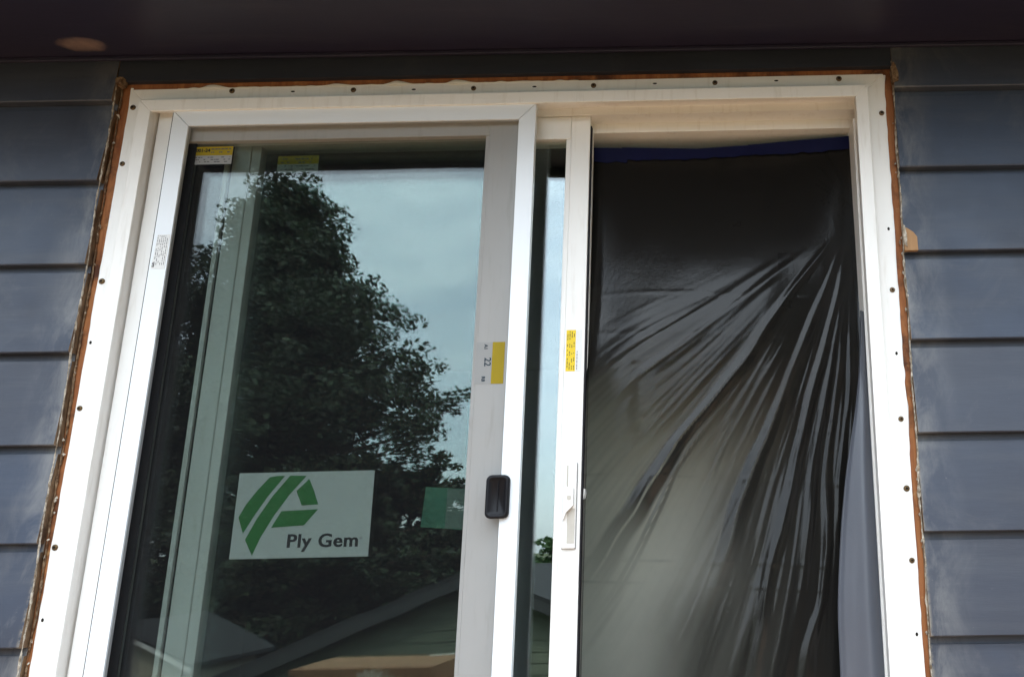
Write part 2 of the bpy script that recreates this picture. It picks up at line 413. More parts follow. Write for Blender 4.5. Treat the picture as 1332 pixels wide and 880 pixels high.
# ragged caulk left on the sawn edges
def rope(name, xf, z0, z1, y, r, mat, seed, jx, fy=1.0):
    q = random.Random(seed); n = int((z1 - z0) / .006); k = 7; v, f = [], []
    for i in range(n + 1):
        z = z0 + (z1 - z0) * i / n
        w = mnoise.noise((z * 9, seed, 0)) * .55 + mnoise.noise((z * 40, seed, 4)) * .6 + mnoise.noise((z * 120, seed, 9)) * .35
        rr = max(.0003, r * (.9 + 1.5 * w)); cx = xf(z) + jx * mnoise.noise((z * 14, seed, 2))
        for j in range(k):
            a = 2 * math.pi * j / k
            b = rr * (1 + .35 * q.uniform(-1, 1))
            v.append((cx + b * math.cos(a), y + fy * b * math.sin(a), z + q.uniform(-.001, .001)))
    for i in range(n):
        for j in range(k):
            f.append((i * k + j, i * k + (j + 1) % k, (i + 1) * k + (j + 1) % k, (i + 1) * k + j))
    return link(name, mesh(name, v, f), mat, house)
rope('caulk_residue', lambda z: cutL(z) + .0004, .3, 2.075, -.0175, .0014, 'caulk_r', 3, .0022, 1.6)
rope('caulk_residue', lambda z: cutL(z) + .0045, .3, 2.06, -.003, .0022, 'caulk_l', 11, .004)
rope('caulk_residue', lambda z: cutR(z) - .0003, .3, 2.085, -.0125, .0018, 'caulk_r', 5, .002, 2.6)
for i in range(46):                        # torn crumbs of old caulk
    sx = rnd.random() < .55
    z = rnd.uniform(.62, 2.04); s = rnd.uniform(.0012, .0034)
    cx = (cutL(z) + rnd.uniform(.004, .012)) if sx else (cutR(z) - rnd.uniform(.0005, .006))
    v = [(cx + s * rnd.uniform(.6, 1.3) * a, rnd.uniform(-.010, -.003) + s * b, z + s * 1.8 * c * rnd.uniform(.6, 1.4)) for a, b, c in ((1, 0, 0), (-1, 0, 0), (0, 1, 0), (0, -1, 0), (0, 0, 1), (0, 0, -1))]
    link('caulk_crumb', mesh('caulk_crumb', v, [(0, 2, 4), (2, 1, 4), (1, 3, 4), (3, 0, 4), (2, 0, 5), (1, 2, 5), (3, 1, 5), (0, 3, 5)]), 'caulk_r', house)
# raw wood showing where a board corner broke away, and torn bits at the top corners
prism_y('broken_board_corner', [(.9525, 1.585), (.9825, 1.585), (.982, 1.618), (.974, 1.630), (.960, 1.640), (.9525, 1.6425)], -.0292, -.018, 'shim', house)
prism_y('torn_caulk', [(.9525, 1.60), (.9575, 1.592), (.9585, 1.62), (.955, 1.645), (.951, 1.648), (.950, 1.62)], -.0315, -.020, 'caulk_r', house)
prism_y('torn_caulk', [(.953, 2.02), (.966, 2.025), (.967, 2.045), (.961, 2.068), (.955, 2.077), (.950, 2.06)], -.0290, -.008, 'caulk_l', house)
prism_y('torn_caulk', [(-.956, 2.05), (-.945, 2.052), (-.942, 2.070), (-.951, 2.071), (-.960, 2.064)], -.0290, -.008, 'caulk_l', house)

# ------------------------------------------------------------------ patio door frame with its fixed panel
door = thing('patio_door', 'white vinyl patio door frame with screwed nail fin and fixed glass panel', 'door')
RECT = (-.935, .935, .02, 2.055)
PF = [(0, -.0005), (0, -.003), (.045, -.003), (.0455, -.030), (.076, -.030), (.076, -.022), (.066, -.022), (.066, -.0005)]
mitred('head', 'top', RECT, PF, 'vinyl', door); mitred('jamb', 'left', RECT, PF, 'vinyl', door)
mitred('jamb', 'right', RECT, PF, 'vinyl', door); mitred('sill', 'bottom', RECT, PF, 'vinyl', door)
box('head_track', -.884, .884, -.021, .035, 2.0005, 2.005, 'vinyl', door, 0, True)
box('head_track', -.884, .884, .0352, .083, 1.9815, 2.004, 'vinyl', door, .001, True)
box('head_track', -.884, .884, .0832, .119, 1.957, 2.0035, 'vinyl', door, .001, True)
for s in (-1, 1):
    for (a, b, c, d) in ((.862, .885, -.0215, .012), (.866, .8852, .0122, .036), (.861, .8848, .0362, .119)):
        box('jamb_liner', min(s * a, s * b), max(s * a, s * b), c, d, .06, 2.0 if c < .03 else 1.957, 'vinyl', door, .001, True)
box('sill_track', -.885, .885, -.021, .119, .03, .07, 'vinyl', door, .001, True)
for b in ((-.884, .884, .1192, .162, 1.958, 2.0), (-.884, -.862, .1192, .162, .05, 1.9575), (.862, .884, .1192, .162, .05, 1.9575), (.12, .884, .1622, .22, 1.9582, 2.0)): box('jamb_extension', *b, 'vinyl', door, 0, True)
# fixed panel (outer track)
fp = bpy.data.objects.new('fixed_panel', None); COL.objects.link(fp); fp.parent = door
FX0, FX1, FZ0, FZ1 = -.8575, .046, .085, 1.9785
GX0, GX1, GZ1 = -.805, -.045, 1.9115
box('stile', FX0, GX0, .0, .034, FZ0, 2.0, 'vinyl', fp, .0015, True)
box('stile', GX1 + .009, FX1, .0, .034, FZ0, 2.0, 'vinyl', fp, .0015, True)
box('glazing_bead', GX1, GX1 + .0085, .003, .030, FZ0 + .09, GZ1, 'vinyl', fp, .001, True)
box('rail', GX0, GX1 + .009, .0005, .0335, GZ1, 1.9996, 'vinyl', fp, .0015, True)
box('rail', GX0, GX1 + .009, .0005, .0335, FZ0, FZ0 + .09, 'vinyl', fp, .0015, True)
box('gasket', GX0, -.762, .0118, .0148, FZ0 + .09, GZ1, 'gasket', fp, 0, True)
box('glass', GX0 + .001, GX1 - .0005, .015, .0185, FZ0 + .0905, GZ1 - .0005, 'glass', fp, 0, True)
box('glass', GX0 + .001, GX1 - .0005, .0275, .031, FZ0 + .0905, GZ1 - .0005, 'glass', fp, 0, True)
# screws on the fin
def screw(x, z, r=.0068):
    n = 12; v, f = [], []
    for k, (rr, y) in enumerate(((r, -.0031), (r, -.0046), (r * .72, -.0062), (r * .42, -.0064), (r * .36, -.0050))):
        for j in range(n): v.append((x + rr * math.cos(2 * math.pi * j / n), y, z + rr * math.sin(2 * math.pi * j / n)))
    for k in range(4):
        for j in range(n): f.append((k * n + j, k * n + (j + 1) % n, (k + 1) * n + (j + 1) % n, (k + 1) * n + j))
    f.append(tuple(range(4 * n, 5 * n)))
    o = link('screw', mesh('screw', v, f, False), 'screw', door)
    o.data.materials.append(M['hole'])
    for p in o.data.polygons:
        if p.center[1] > -.0062 and p.index >= 3 * n: p.material_index = 1
for x, z in [(-.683, 2.042), (-.38, 2.039), (-.081, 2.038), (.217, 2.04), (.518, 2.042), (.825, 2.047), (-.924, 2.001), (-.926, 1.849), (-.926, 1.549), (-.926, 1.248), (-.927, .943),
             (.925, 1.951), (.922, 1.498), (.922, 1.197), (.924, 1.044), (.925, .892)]:
    screw(x, z, rnd.uniform(.0060, .0072))
def slot(x, z, a, b):
    n = 10
    prism_y('fin_slot', [(x + a * math.cos(2 * math.pi * j / n), z + b * math.sin(2 * math.pi * j / n)) for j in range(n)], -.0034, -.0031, 'hole', door)
for x, z in [(-.531, 2.038), (-.23, 2.038), (.07, 2.04), (.369, 2.043), (.67, 2.045)]: slot(x, z, .0055, .0022)
for x, z in [(-.928, 1.401), (-.927, .793), (.923, 1.649), (.922, 1.347), (.925, .742)]: slot(x, z, .0030, .0042)
# sealant squeezed out above the top fin and beside the side fins
def bead(name, pts, mat):      # pts (x, z, r)
    k = 6; v, f = [], []
    for x, z, r in pts:
        for j in range(k):
            a = 2 * math.pi * j / k
            v.append((x, -.003 + .55 * r * math.cos(a), z + r * math.sin(a)))
    for i in range(len(pts) - 1):
        for j in range(k): f.append((i * k + j, (i + 1) * k + j, (i + 1) * k + (j + 1) % k, i * k + (j + 1) % k))
    return link(name, mesh(name, v, f), mat, door)
pts = []
for i in range(260):
    x = -.82 + 1.0 * i / 259
    b = max(0, mnoise.noise((x * 13, 3, 0))) ** 1.2 * .016 + max(0, mnoise.noise((x * 34, 8, 0))) * .004
    pts.append((x, 2.054 + SH * x + b * .25, .0012 + b * .8))
bead('sealant_bead', pts, 'sealant')
def beadz(xf, z0, z1, amp, seed, sgn):
    k = 6; v, f = [], []; n = 300
    for i in range(n + 1):
        z = z0 + (z1 - z0) * i / n
        b = max(0, mnoise.noise((z * 7, seed, 0))) * amp + max(0, mnoise.noise((z * 25, seed, 5))) * amp * .4
        for j in range(k):
            a = 2 * math.pi * j / k; r = .001 + b
            v.append((xf + r * math.cos(a), -.002 + .4 * r * math.sin(a), z))
    for i in range(n):
        for j in range(k): f.append((i * k + j, i * k + (j + 1) % k, (i + 1) * k + (j + 1) % k, (i + 1) * k + j))
    link('sealant_bead', mesh('sealant_bead', v, f), 'vinyl', door)
beadz(.9352, .3, 2.055, .010, 21, 1); beadz(-.9352, .3, 2.055, .005, 33, -1)

# big logo sticker on the fixed pane
yg = .0194
st = prism_y('sticker', [(-.5582, 1.1019), (-.2551, 1.1032), (-.254, .9165), (-.5582, .9154)], yg, yg + .0006, 'spaper', fp, True)
st['label'] = 'white rectangular sticker with green leaf logo and black lettering on the fixed pane'
prism_y('logo_stripe', [(-.5486, 1.005), (-.5343, .970), (-.513, 1.0095), (-.487, 1.052), (-.4552, 1.0944), (-.472, 1.0945), (-.4887, 1.092), (-.513, 1.064), (-.535, 1.033)], yg - .0006, yg - .0002, 'lgreen', st, True)
prism_y('logo_stripe', [(-.5282, .9563), (-.5088, .9226), (-.494, .962), (-.470, 1.0073), (-.441, 1.052), (-.4068, 1.0937), (-.4436, 1.0948), (-.478, 1.050), (-.507, 1.002)], yg - .0006, yg - .0002, 'lgreen', st, True)
prism_y('logo_stripe', [(-.4002, 1.0868), (-.387, 1.061), (-.3745, 1.0303), (-.4109, 1.0283), (-.426, 1.0601)], yg - .0006, yg - .0002, 'lgreen', st, True)
prism_y('logo_stripe', [(-.3734, 1.0198), (-.4016, .9854), (-.4736, .9813), (-.4546, 1.0169)], yg - .0006, yg - .0002, 'lgreen', st, True)
for k_ in (-1, 0, 1): text('lettering', 'Ply Gem', -.4340 + .0006 * k_, .9385, yg - .0003 - .00006 * k_, .0405, 'ink', st, .0007, .1550)
text('registered_mark', '®', -.2755, .9535, yg - .0003, .0085, 'greyink', st, 0)

def printlines(name, x0, x1, z0, z1, y, rows, mat, parent, seed, vertical=False, fill=.6, thick=.35):
    """illegible small print: broken dashes"""
    q = random.Random(seed); bl = []
    for r in range(rows):
        if vertical:
            c = x0 + (x1 - x0) * (r + .5) / rows; h = (x1 - x0) / rows * thick; p = z0
            while p < z1:
                l = q.uniform(.002, .008)
                if q.random() < fill: bl.append((c - h / 2, c + h / 2, y - .0004, y - .0001, p, min(z1, p + l)))
                p += l + q.uniform(.001, .003)
        else:
            c = z0 + (z1 - z0) * (r + .5) / rows; h = (z1 - z0) / rows * thick; p = x0
            while p < x1:
                l = q.uniform(.002, .008)
                if q.random() < fill: bl.append((p, min(x1, p + l), y - .0004, y - .0001, c - h / 2, c + h / 2))
                p += l + q.uniform(.001, .003)
    return multi(name, bl, mat, parent, True)
def label2(parent, x0, x1, z0, z1, y, split, vertical, seed, lab, big=None, ink='ink', tilt=0):
    """paper label with a yellow part; split = fraction that is yellow"""
    s = box('label_sticker', x0, x1, y - .0006, y - .0001, z0, z1, 'paper', parent, 0, True); s['label'] = lab
    if vertical:
        xs = x0 + (x1 - x0) * split[1]; xe = x0 + (x1 - x0) * split[0]
        box('yellow_band', xe, xs, y - .0010, y - .0006, z0, z1, 'yellow', s, 0, True)
    else:
        zs = z0 + (z1 - z0) * split[0]
        box('yellow_band', x0, x1, y - .0010, y - .0006, zs, z1, 'yellow', s, 0, True)
    return s
s = label2(fp, -.7735, -.672, 1.8565, 1.9035, .0149, (.5,), False, 1, 'small yellow and white label in the top corner of the fixed pane')
text('lettering', '2001-24', -.769, 1.8895, .0138, .0125, 'ink', s, .0004)
printlines('print', -.725, -.676, 1.884, 1.901, .0139, 2, 'greyink', s, 4)
printlines('print', -.770, -.676, 1.860, 1.878, .0143, 3, 'greyink', s, 5)
s = label2(fp, -.0375, .0285, 1.291, 1.3885, 0.0, (.57, 1.0), True, 2, 'yellow edged label with numbers on the fixed panel stile')
text('lettering', '22', -.0165, 1.352, -.0010, .021, 'blueink', s, .0003, rot=-math.pi / 2)
text('lettering', 'A1', -.0185, 1.384, -.0010, .011, 'blueink', s, .0003, rot=-math.pi / 2)
text('lettering', 'R8', -.0210, 1.308, -.0010, .011, 'blueink', s, .0003, rot=-math.pi / 2)

# ------------------------------------------------------------------ sliding panel (inner track), pushed part way behind the fixed one
sp = thing('sliding_door_panel', 'white vinyl sliding glass panel pushed part way behind the fixed panel', 'door')
PX0, PX1 = -.702, .204
box('stile', PX0 + .016, -.6425, .040, .075, .075, 1.9805, 'vinyl', sp, .0015, True)
box('glazing_bead', -.6423, -.620, .044, .071, .165, 1.919, 'vinyl', sp, .0012, True)
box('weatherstrip', PX0 + .009, PX0 + .0158, .046, .070, .08, 1.978, 'seal', sp, 0, True)
box('interlock', PX0 - .002, PX0 + .0088, .038, .072, .078, 1.979, 'vinyl', sp, .001, True)
box('stile', .1565, PX1, .040, .075, .075, 1.9805, 'vinyl', sp, .0015, True)
box('glazing_bead', .1445, .1563, .0425, .0725, .165, 1.919, 'vinyl', sp, .0012, True)
box('rail', -.6422, .1563, .0403, .0747, 1.919, 1.980, 'vinyl', sp, .0015, True)
box('rail', -.6422, .1563, .0403, .0747, .0755, .165, 'vinyl', sp, .0015, True)
box('weatherstrip', PX1 + .0002, PX1 + .0035, .044, .058, .08, 1.955, 'seal', sp, 0, True)
box('edge_channel', PX1 + .0002, PX1 + .0045, .0600, .0745, .08, 1.955, 'vinyl', sp, .0008, True)
box('glass', -.6205, .145, .053, .0565, .1645, 1.9195, 'glass', sp, 0, True)
box('glass', -.6205, .145, .0640, .0675, .1645, 1.9195, 'glass', sp, 0, True)
# thumb latch
box('latch_seam', .1646, .1964, .0385, .0399, .9242, 1.1128, 'greyink', sp, 0, True)  # grey rim painted as the shadow gap round the latch plate
lt = box('latch_plate', .1655, .1955, .0325, .0398, .925, 1.112, 'vinyl', sp, .002, True)
box('latch_recess', .1765, .1935, .0320, .0324, .936, 1.012, 'greyink2', lt, 0, True)
prism_y('latch_lever', [(.1690, 1.056), (.1690, .985), (.1755, 1.003), (.1905, 1.018), (.1905, 1.056)], .0215, .0324, 'vinyl', lt, True)
bevel(lt.children[-1], .0015)
prism_y('latch_rib', [(.1735, 1.06), (.1735, 1.106), (.1755, 1.108), (.1765, 1.06)], .0300, .0324, 'greyink2', lt, True)
prism_y('latch_button', [(.1815 + .0055 * math.cos(j * math.pi / 8), 1.035 + .0055 * math.sin(j * math.pi / 8)) for j in range(16)], .0205, .0214, 'greyink2', lt, True)
prism_y('latch_keeper', [(PX1 + .0046, 1.032), (PX1 + .010, 1.036), (PX1 + .0115, 1.045), (PX1 + .010, 1.054), (PX1 + .0046, 1.057)], .050, .066, 'vinyl', sp, True)
s = label2(sp, .161, .1975, 1.3255, 1.4245, .040, (0.0, .60), True, 3, 'yellow and white printed label stuck on the sliding panel stile')
printlines('print', .162, .182, 1.329, 1.421, .0390, 4, 'ink', s, 8, True, .55, .30)
printlines('print', .184, .190, 1.329, 1.38, .0394, 1, 'greyink', s, 9, True, .8, .3)
s = label2(sp, -.583, -.480, 1.8515, 1.897, .0580, (.5,), False, 4, 'faint yellow and grey label on the sliding pane')
printlines('print', -.58, -.485, 1.855, 1.893, .0569, 4, 'greyink', s, 12)
s = prism_y('sticker', [(-.1498, 1.0665), (-.0400, 1.0595), (-.0415, .969), (-.1556, .978)], .0523, .0529, 'sgreen', sp, True)
s['label'] = 'green sticker on the sliding pane half hidden by the fixed panel stile'
prism_y('sticker_field', [(-.1000, 1.0615), (-.0410, 1.0590), (-.0420, .9715), (-.1010, .9745)], .0518, .0522, 'sgrey', s, True)
printlines('print', -.097, -.060, 1.010, 1.030, .0517, 3, 'paper', s, 31)

# ------------------------------------------------------------------ insect screen door
sc = thing('screen_door', 'white framed insect screen door with black pull covering the fixed panel', 'screen door')
SR = (-.805, .0815, .075, 1.9805)
PSC = [(0, -.024), (.0405, -.024), (.0405, -.019), (.037, -.018), (.037, -.007), (0, -.007)]
for sd_, nm in (('top', 'rail'), ('bottom', 'rail'), ('left', 'stile'), ('right', 'stile')):
    mitred(nm, sd_, SR, PSC, 'alu', sc, .0004, .0007)
box('weatherstrip', -.8068, -.8052, -.0235, -.0012, .08, 1.976, 'seal', sc, 0, True)  # dark strip drawn in place of the shadow gap beside the stile
me = mesh('screen_mesh', [(SR[0] + .036, -.0145, SR[2] + .036), (SR[1] - .036, -.0145, SR[2] + .036), (SR[1] - .036, -.0145, SR[3] - .036), (SR[0] + .036, -.0145, SR[3] - .036)], [(0, 1, 2, 3)], True)
link('screen_mesh', me, 'mesh', sc)
# black pull: rounded shell with a scooped cup
def rrect(cx, cz, w, h, r, n=6):
    out = []
    for k, (sx, sz) in enumerate(((1, 1), (-1, 1), (-1, -1), (1, -1))):
        for i in range(n + 1):
            a = math.pi / 2 * (k + i / n)
            out.append((cx + sx * (w / 2 - r) + r * math.cos(a), cz + sz * (h / 2 - r) + r * math.sin(a)))
    return out
v, f = [], []
rings = [(.0505, .0925, .012, -.0242), (.0510, .0930, .0125, -.031), (.0475, .0895, .0115, -.0355), (.0400, .0820, .0095, -.0360), (.0350, .0770, .0085, -.0345), (.0310, .0720, .0075, -.0315)]
for w_, h_, r_, y_ in rings: v += [(x, y_, z) for x, z in rrect(.0365, 1.0365, w_, h_, r_)]
n = 28
for k in range(len(rings) - 1):
    for j in range(n): f.append((k * n + j, (k + 1) * n + j, (k + 1) * n + (j + 1) % n, k * n + (j + 1) % n))
f.append(tuple(range(5 * n, 6 * n)))
me = mesh('pull_handle', v, f, True)
import bmesh
bm = bmesh.new(); bm.from_mesh(me); bmesh.ops.recalc_face_normals(bm, faces=bm.faces); bm.to_mesh(me); bm.free()
hd = link('pull_handle', me, 'black', sc, True)
box('grip_ridge', .0365, .0385, -.0335, -.0316, 1.006, 1.067, 'black', hd, .0006, True)
s = prism_y('label_sticker', [(-.7955, 1.6585), (-.7665, 1.658), (-.7680, 1.572), (-.8000, 1.5745)], -.0247, -.0241, 'paper', sc, True)
s['label'] = 'white sticker with fine print on the screen door stile'
printlines('print', -.796, -.769, 1.583, 1.656, -.0248, 6, 'greyink', s, 15, True, .8, .28)
printlines('print', -.7985, -.7925, 1.578, 1.590, -.0248, 3, 'ink', s, 16, True, 1, .6)

# ------------------------------------------------------------------ plastic sheeting over the open half
def ss(a, b, x):
    t = min(1, max(0, (x - a) / (b - a))); return t * t * (3 - 2 * t)
PIVX, PIVZ = .866, 1.745
RIDGES = [ # angle from straight down (deg), height, half width (both at one metre from the gather), r start, r end
    (54.0, .003, .030, .30, .72), (48.7, .007, .026, .26, .82), (44.0, .002, .016, .45, .80), (36.2, .0125, .028, .14, 1.04), (33.6, .004, .011, .72, 1.08), (29.0, .003, .012, .50, .90),
    (22.4, .013, .028, .16, 1.02), (18.6, .004, .012, .45, .95), (15.4, .011, .022, .15, 1.16), (11.4, .008, .020, .25, .95), (8.4, .010, .018, .3, 1.2), (5.6, .006, .014, .2, .9), (3.4, .009, .017, .35, 1.4), (.6, .008, .016, .2, 1.3),
    (25.6, .002, .010, .6, 1.0), (40, .0015, .012, .55, .9)]
def sheet_yl(x, z):
    """depth of the film and how bunched it is at (x, z)"""
    y = .106; bun_shade = 0.0
    # bellies a little way out below the tape and hangs plumb lower down
    lean = ss(.08, .38, x) * ss(.96, .62, x)
    zl = 1.70 - (.866 - x) * .62
    t_ = max(0.0, 1.93 - max(z, zl))
    y -= lean * (.105 * t_ + .15 * t_ * t_)
    if z < zl: y -= lean * .010 * (1 - math.exp(-(zl - z) / .05))
    y -= .015 * max(0.0, 1.05 - z) * ss(.2, .34, x) * ss(.86, .74, x)
    dx, dz = PIVX - x, PIVZ - z
    r = math.hypot(dx, dz); th = math.degrees(math.atan2(dx, dz)) + 1.1 * mnoise.noise((r * 2.2, 5, 5)) + .9 * mnoise.noise((x * 2.6, z * 2.6, 11))
    for a, A, w_, r0, r1 in RIDGES:
        if dz <= 0: break
        s_ = r * math.sin(math.radians(th - a - 1.5 * mnoise.noise((r * 3.2, a * 7.3, 12)) - .35 * mnoise.noise((r * 11, a * 5.1, 13)))); ww = w_ * (.30 + .70 * r) * (1 + .35 * mnoise.noise((r * 5, a, 1)))
        q = abs(s_) / ww
        if q > 1.5: continue
        env = ss(r0 * .5, r0 + .15, r) * (1 - ss(r1 - .30, r1 + .10, r)) * (.35 + .65 * r)
        env *= .85 + .5 * mnoise.noise((r * 5.5, a * 3.1, 6))
        if env <= 0: continue
        tent = max(0.0, 1 - q) if q > .10 else 1 - .05 - q * q * .5 / .10
        y -= A * env * (tent * .9 + .1 * math.exp(-q * q * 3))
        bun_shade = max(bun_shade, min(1, A / .008) * min(1, env * 1.6) * ss(1.15, .75, q) * ss(.03, .14, q) * .93)
    # fine puckers that run with the folds, only in the stretched zone
    e = ss(.30, .60, r) * ss(66, 48, th) * ss(1.35, .80, r)
    p1 = mnoise.noise((th * .30, r * 1.6, 1.0)); p2 = mnoise.noise((th * .9, r * 2.6, 4.0)); p3 = mnoise.noise((th * 2.2, r * 6, 7.0))
    y -= e * (.0030 * p1 + .0022 * p2 + .0011 * p3)
    bun_shade = max(bun_shade, e * .36 * ss(.10, .50, p1 * .6 + p2 * .7))
    # gathered thick towards the jamb; opaque upper part stands in for eave shade
    g = ss(32, 18, th + 5 * mnoise.noise((r * 4, 1, 8))) * ss(1.75, 1.5, z) + ss(1.55, 1.75, z) * ss(.62, .80, x)
    bun_shade = max(bun_shade, min(.97, g * (.90 + .25 * p1)))
    up = ss(49, 57, th + 2.5 * p2) if dz > 0 else 1.0
    hz = z + .22 * (x - .5) + .05 * p1 + .03 * p2
    bun_shade = max(bun_shade, .95 * ss(1.00, 1.50, hz))  # upper film darkened with height, imitating shade under the eave
    bun_shade = max(bun_shade, up * (.90 + .12 * mnoise.noise((x * 4, z * 3, 2))) * ss(1.10, 1.35, z))
    y -= .004 * mnoise.noise((x * 2.6, z * 1.9, 3)) + .0008 * mnoise.noise((x * 11, z * 6, 9))
    if abs(x - .570) < .014 and abs(z - 1.697 - .25 * (x - .57)) < .0042 * (1 - abs(x - .570) / .014): bun_shade = 1.0
    # fold lines pressed in by the packing
    for zc, am in ((1.415, .0006), (1.345, .0007), (1.255, .0005), (1.205, .0008), (1.085, .0010), (.905, .0010), (.855, .0007), (1.52, .0004)):
        zz = z - zc + .045 * (x - .25) + .004 * mnoise.noise((x * 6, zc * 9, 0))
        if abs(zz) < .02:
            y -= am * math.exp(-abs(zz) / .0022); bun_shade = max(bun_shade, .25 * math.exp(-abs(zz) / .0016))
    return (max(.080, y) if x < .205 else max(-.018, y)), min(1.0, max(0.0, bun_shade))
def sheet_y(x, z): return sheet_yl(x, z)[0]
NX, NZ = 260, 360
X0, X1, ZA, ZB = .150, .862, .10, 1.935
v = []; LAY_SHADE = []
def top(x): return 1.926 - .010 * math.exp(-((x - .46) / .16) ** 2) + .018 * ss(.45, .86, x)
for j in range(NZ + 1):
    for i in range(NX + 1):
        x = X0 + (X1 - X0) * i / NX
        zt_ = top(x) - .012
        z = ZA + (zt_ - ZA) * j / NZ
        yy, bb = sheet_yl(x, z); v.append((x, yy, z)); LAY_SHADE.append(bb)
f = [(j * (NX + 1) + i, j * (NX + 1) + i + 1, (j + 1) * (NX + 1) + i + 1, (j + 1) * (NX + 1) + i) for j in range(NZ) for i in range(NX)]
sheet = thing('plastic_sheet', 'dark translucent plastic sheeting hung in folds across the open half of the doorway', 'plastic sheet')
fo = link('film', mesh('film', v, f), 'film', sheet, True)
fo.data.attributes.new('layers', 'FLOAT', 'POINT').data.foreach_set('value', LAY_SHADE)
# smooth loose flap of the same plastic hanging down the right jamb
v, f = [], []; NXf, NZf = 26, 120
for j in range(NZf + 1):
    z = .10 + (1.46 - .10) * j / NZf
    xl = .768 + .082 * ss(.75, 1.46, z) ** 1.1 + .004 * mnoise.noise((z * 5, 2, 0)) - .012 * ss(.75, .2, z)
    for i in range(NXf + 1):
        u = i / NXf; x = xl + (.864 - xl) * u
        y = .028 + .016 * u + .012 * math.sin(u * 5.2 + z * 1.4) * ss(1.45, .9, z) + .010 * math.exp(-((u - .04) / .06) ** 2) + .005 * mnoise.noise((u * 3, z * 2.4, 6))
        v.append((x, y, z))
f = [(j * (NXf + 1) + i, j * (NXf + 1) + i + 1, (j + 1) * (NXf + 1) + i + 1, (j + 1) * (NXf + 1) + i) for j in range(NZf) for i in range(NXf)]
fo = link('flap', mesh('flap', v, f), 'flap', sheet, True)
fo.data.attributes.new('layers', 'FLOAT', 'POINT').data.foreach_set('value', [.8] * len(v))
# blue tape: strips along the top and two scraps lower down
def tape_strip(name, tops, bots, yo, label, group=None):
    n = 60; v = []
    def ip(P, x):
        for (a, b), (c, d) in zip(P, P[1:]):
            if x <= c: return b + (d - b) * (x - a) / (c - a)
        return P[-1][1]
    x0, x1 = tops[0][0], tops[-1][0]
    for th in (0, 1):
        for i in range(n + 1):
            x = x0 + (x1 - x0) * i / n
            for P, jit in ((tops, 0), (bots, .005)):
                z = ip(P, x) + jit * mnoise.noise((x * 40, 3, 1))
                v.append((x, min(sheet_y(x, min(z, top(x) - .013)) - .0015, .104) - yo - .0003 * th, z))
    m_ = 2 * (n + 1); f = []
    for i in range(n):
        f.append((m_ + 2 * i, m_ + 2 * i + 1, m_ + 2 * i + 3, m_ + 2 * i + 2)); f.append((2 * i, 2 * i + 2, 2 * i + 3, 2 * i + 1))
        f.append((2 * i, m_ + 2 * i, m_ + 2 * i + 2, 2 * i + 2)); f.append((2 * i + 1, 2 * i + 3, m_ + 2 * i + 3, m_ + 2 * i + 1))
    o = link(name, mesh(name, v, f), 'tape', None)
    return tag(o, label, 'tape', group)
tape_strip('tape_strip', [(.152, 1.930), (.29, 1.925)], [(.152, 1.889), (.29, 1.8845)], .0005, 'blue tape strip holding the sheet next to the sliding panel stile', 'blue tape holding up the plastic')
tape_strip('tape_strip', [(.276, 1.9265), (.466, 1.9190), (.62, 1.928)], [(.276, 1.894), (.32, 1.889), (.45, 1.889), (.62, 1.898)], .0018, 'blue tape strip at the middle of the sheet top', 'blue tape holding up the plastic')
tape_strip('tape_strip', [(.60, 1.927), (.73, 1.938), (.860, 1.9475)], [(.60, 1.898), (.73, 1.901), (.860, 1.912)], .0031, 'blue tape strip holding the sheet beside the right jamb', 'blue tape holding up the plastic')
tape_strip('tape_scrap', [(.664, 1.6175), (.702, 1.6170)], [(.664, 1.562), (.702, 1.561)], -.0035, 'larger blue tape scrap showing dimly through the plastic sheet', None)
tape_strip('tape_scrap', [(.660, 1.4985), (.693, 1.4965)], [(.660, 1.476), (.693, 1.4745)], -.0035, 'smaller blue tape scrap showing dimly through the sheet below the other', None)

# ------------------------------------------------------------------ carton on the deck behind the photographer
ct = thing('cardboard_carton', 'brown cardboard carton with pale fan print standing on the deck', 'carton', (-1.20, -2.42, -.15))
o = box('carton_body', -.34, .34, -.22, .22, 0, .545, 'card', ct, .004)
bl = []
v, f = [], []
for i in range(17):
    a = R(8 + i * 10.2); r0, r1 = .052, .100 + .012 * (i % 2); hw = .0050
    ca, sa = math.cos(a), math.sin(a); cx, cz = .045, .430
    k = len(v)
    for rr, ww in ((r0, hw * .6), (r1, hw * 1.2)):
        for sg in (-1, 1): v.append((cx + rr * ca - sg * ww * sa, .2208, cz + rr * sa + sg * ww * ca))
    f.append((k, k + 2, k + 3, k + 1))
link('fan_print', mesh('fan_print', v, f), 'cprint', ct)
box('carton_tape', -.34, .34, -.028, .028, .5452, .546, 'card', ct)

# ------------------------------------------------------------------ neighbour's house, seen mirrored in the glass
nb = thing('neighbour_house', 'olive green gabled house with dark roof mirrored low in the door glass', 'house', (-3.0, -10, -3))
PZ, SL, HW = 3.70, .40, 4.2              # ridge height over ground, pitch, half width
box('wall', -HW + .25, HW - .25, -8, -.02, 0, PZ - SL * (HW - .25) - .1, 'olive', nb)
prism_y('gable_wall', [(-HW + .3, PZ - SL * (HW - .3) - .11), (HW - .3, PZ - SL * (HW - .3) - .11), (0, PZ - .12)], -8, -.025, 'olive', nb)
z = .15
while z < PZ - .25:                        # lap boards on the gable end
    half = min(HW - .28, (PZ - .14 - (z + .14)) / SL)
    if half > .2:
        v = [(-half, -.02, z), (half, -.02, z), (half, .016, z), (-half, .016, z), (-half, -.02, z + .155), (half, -.02, z + .155), (half, .0, z + .155), (-half, .0, z + .155)]
        link('siding_board', mesh('siding_board', v, BOXF), 'olive', nb)
    z += .15
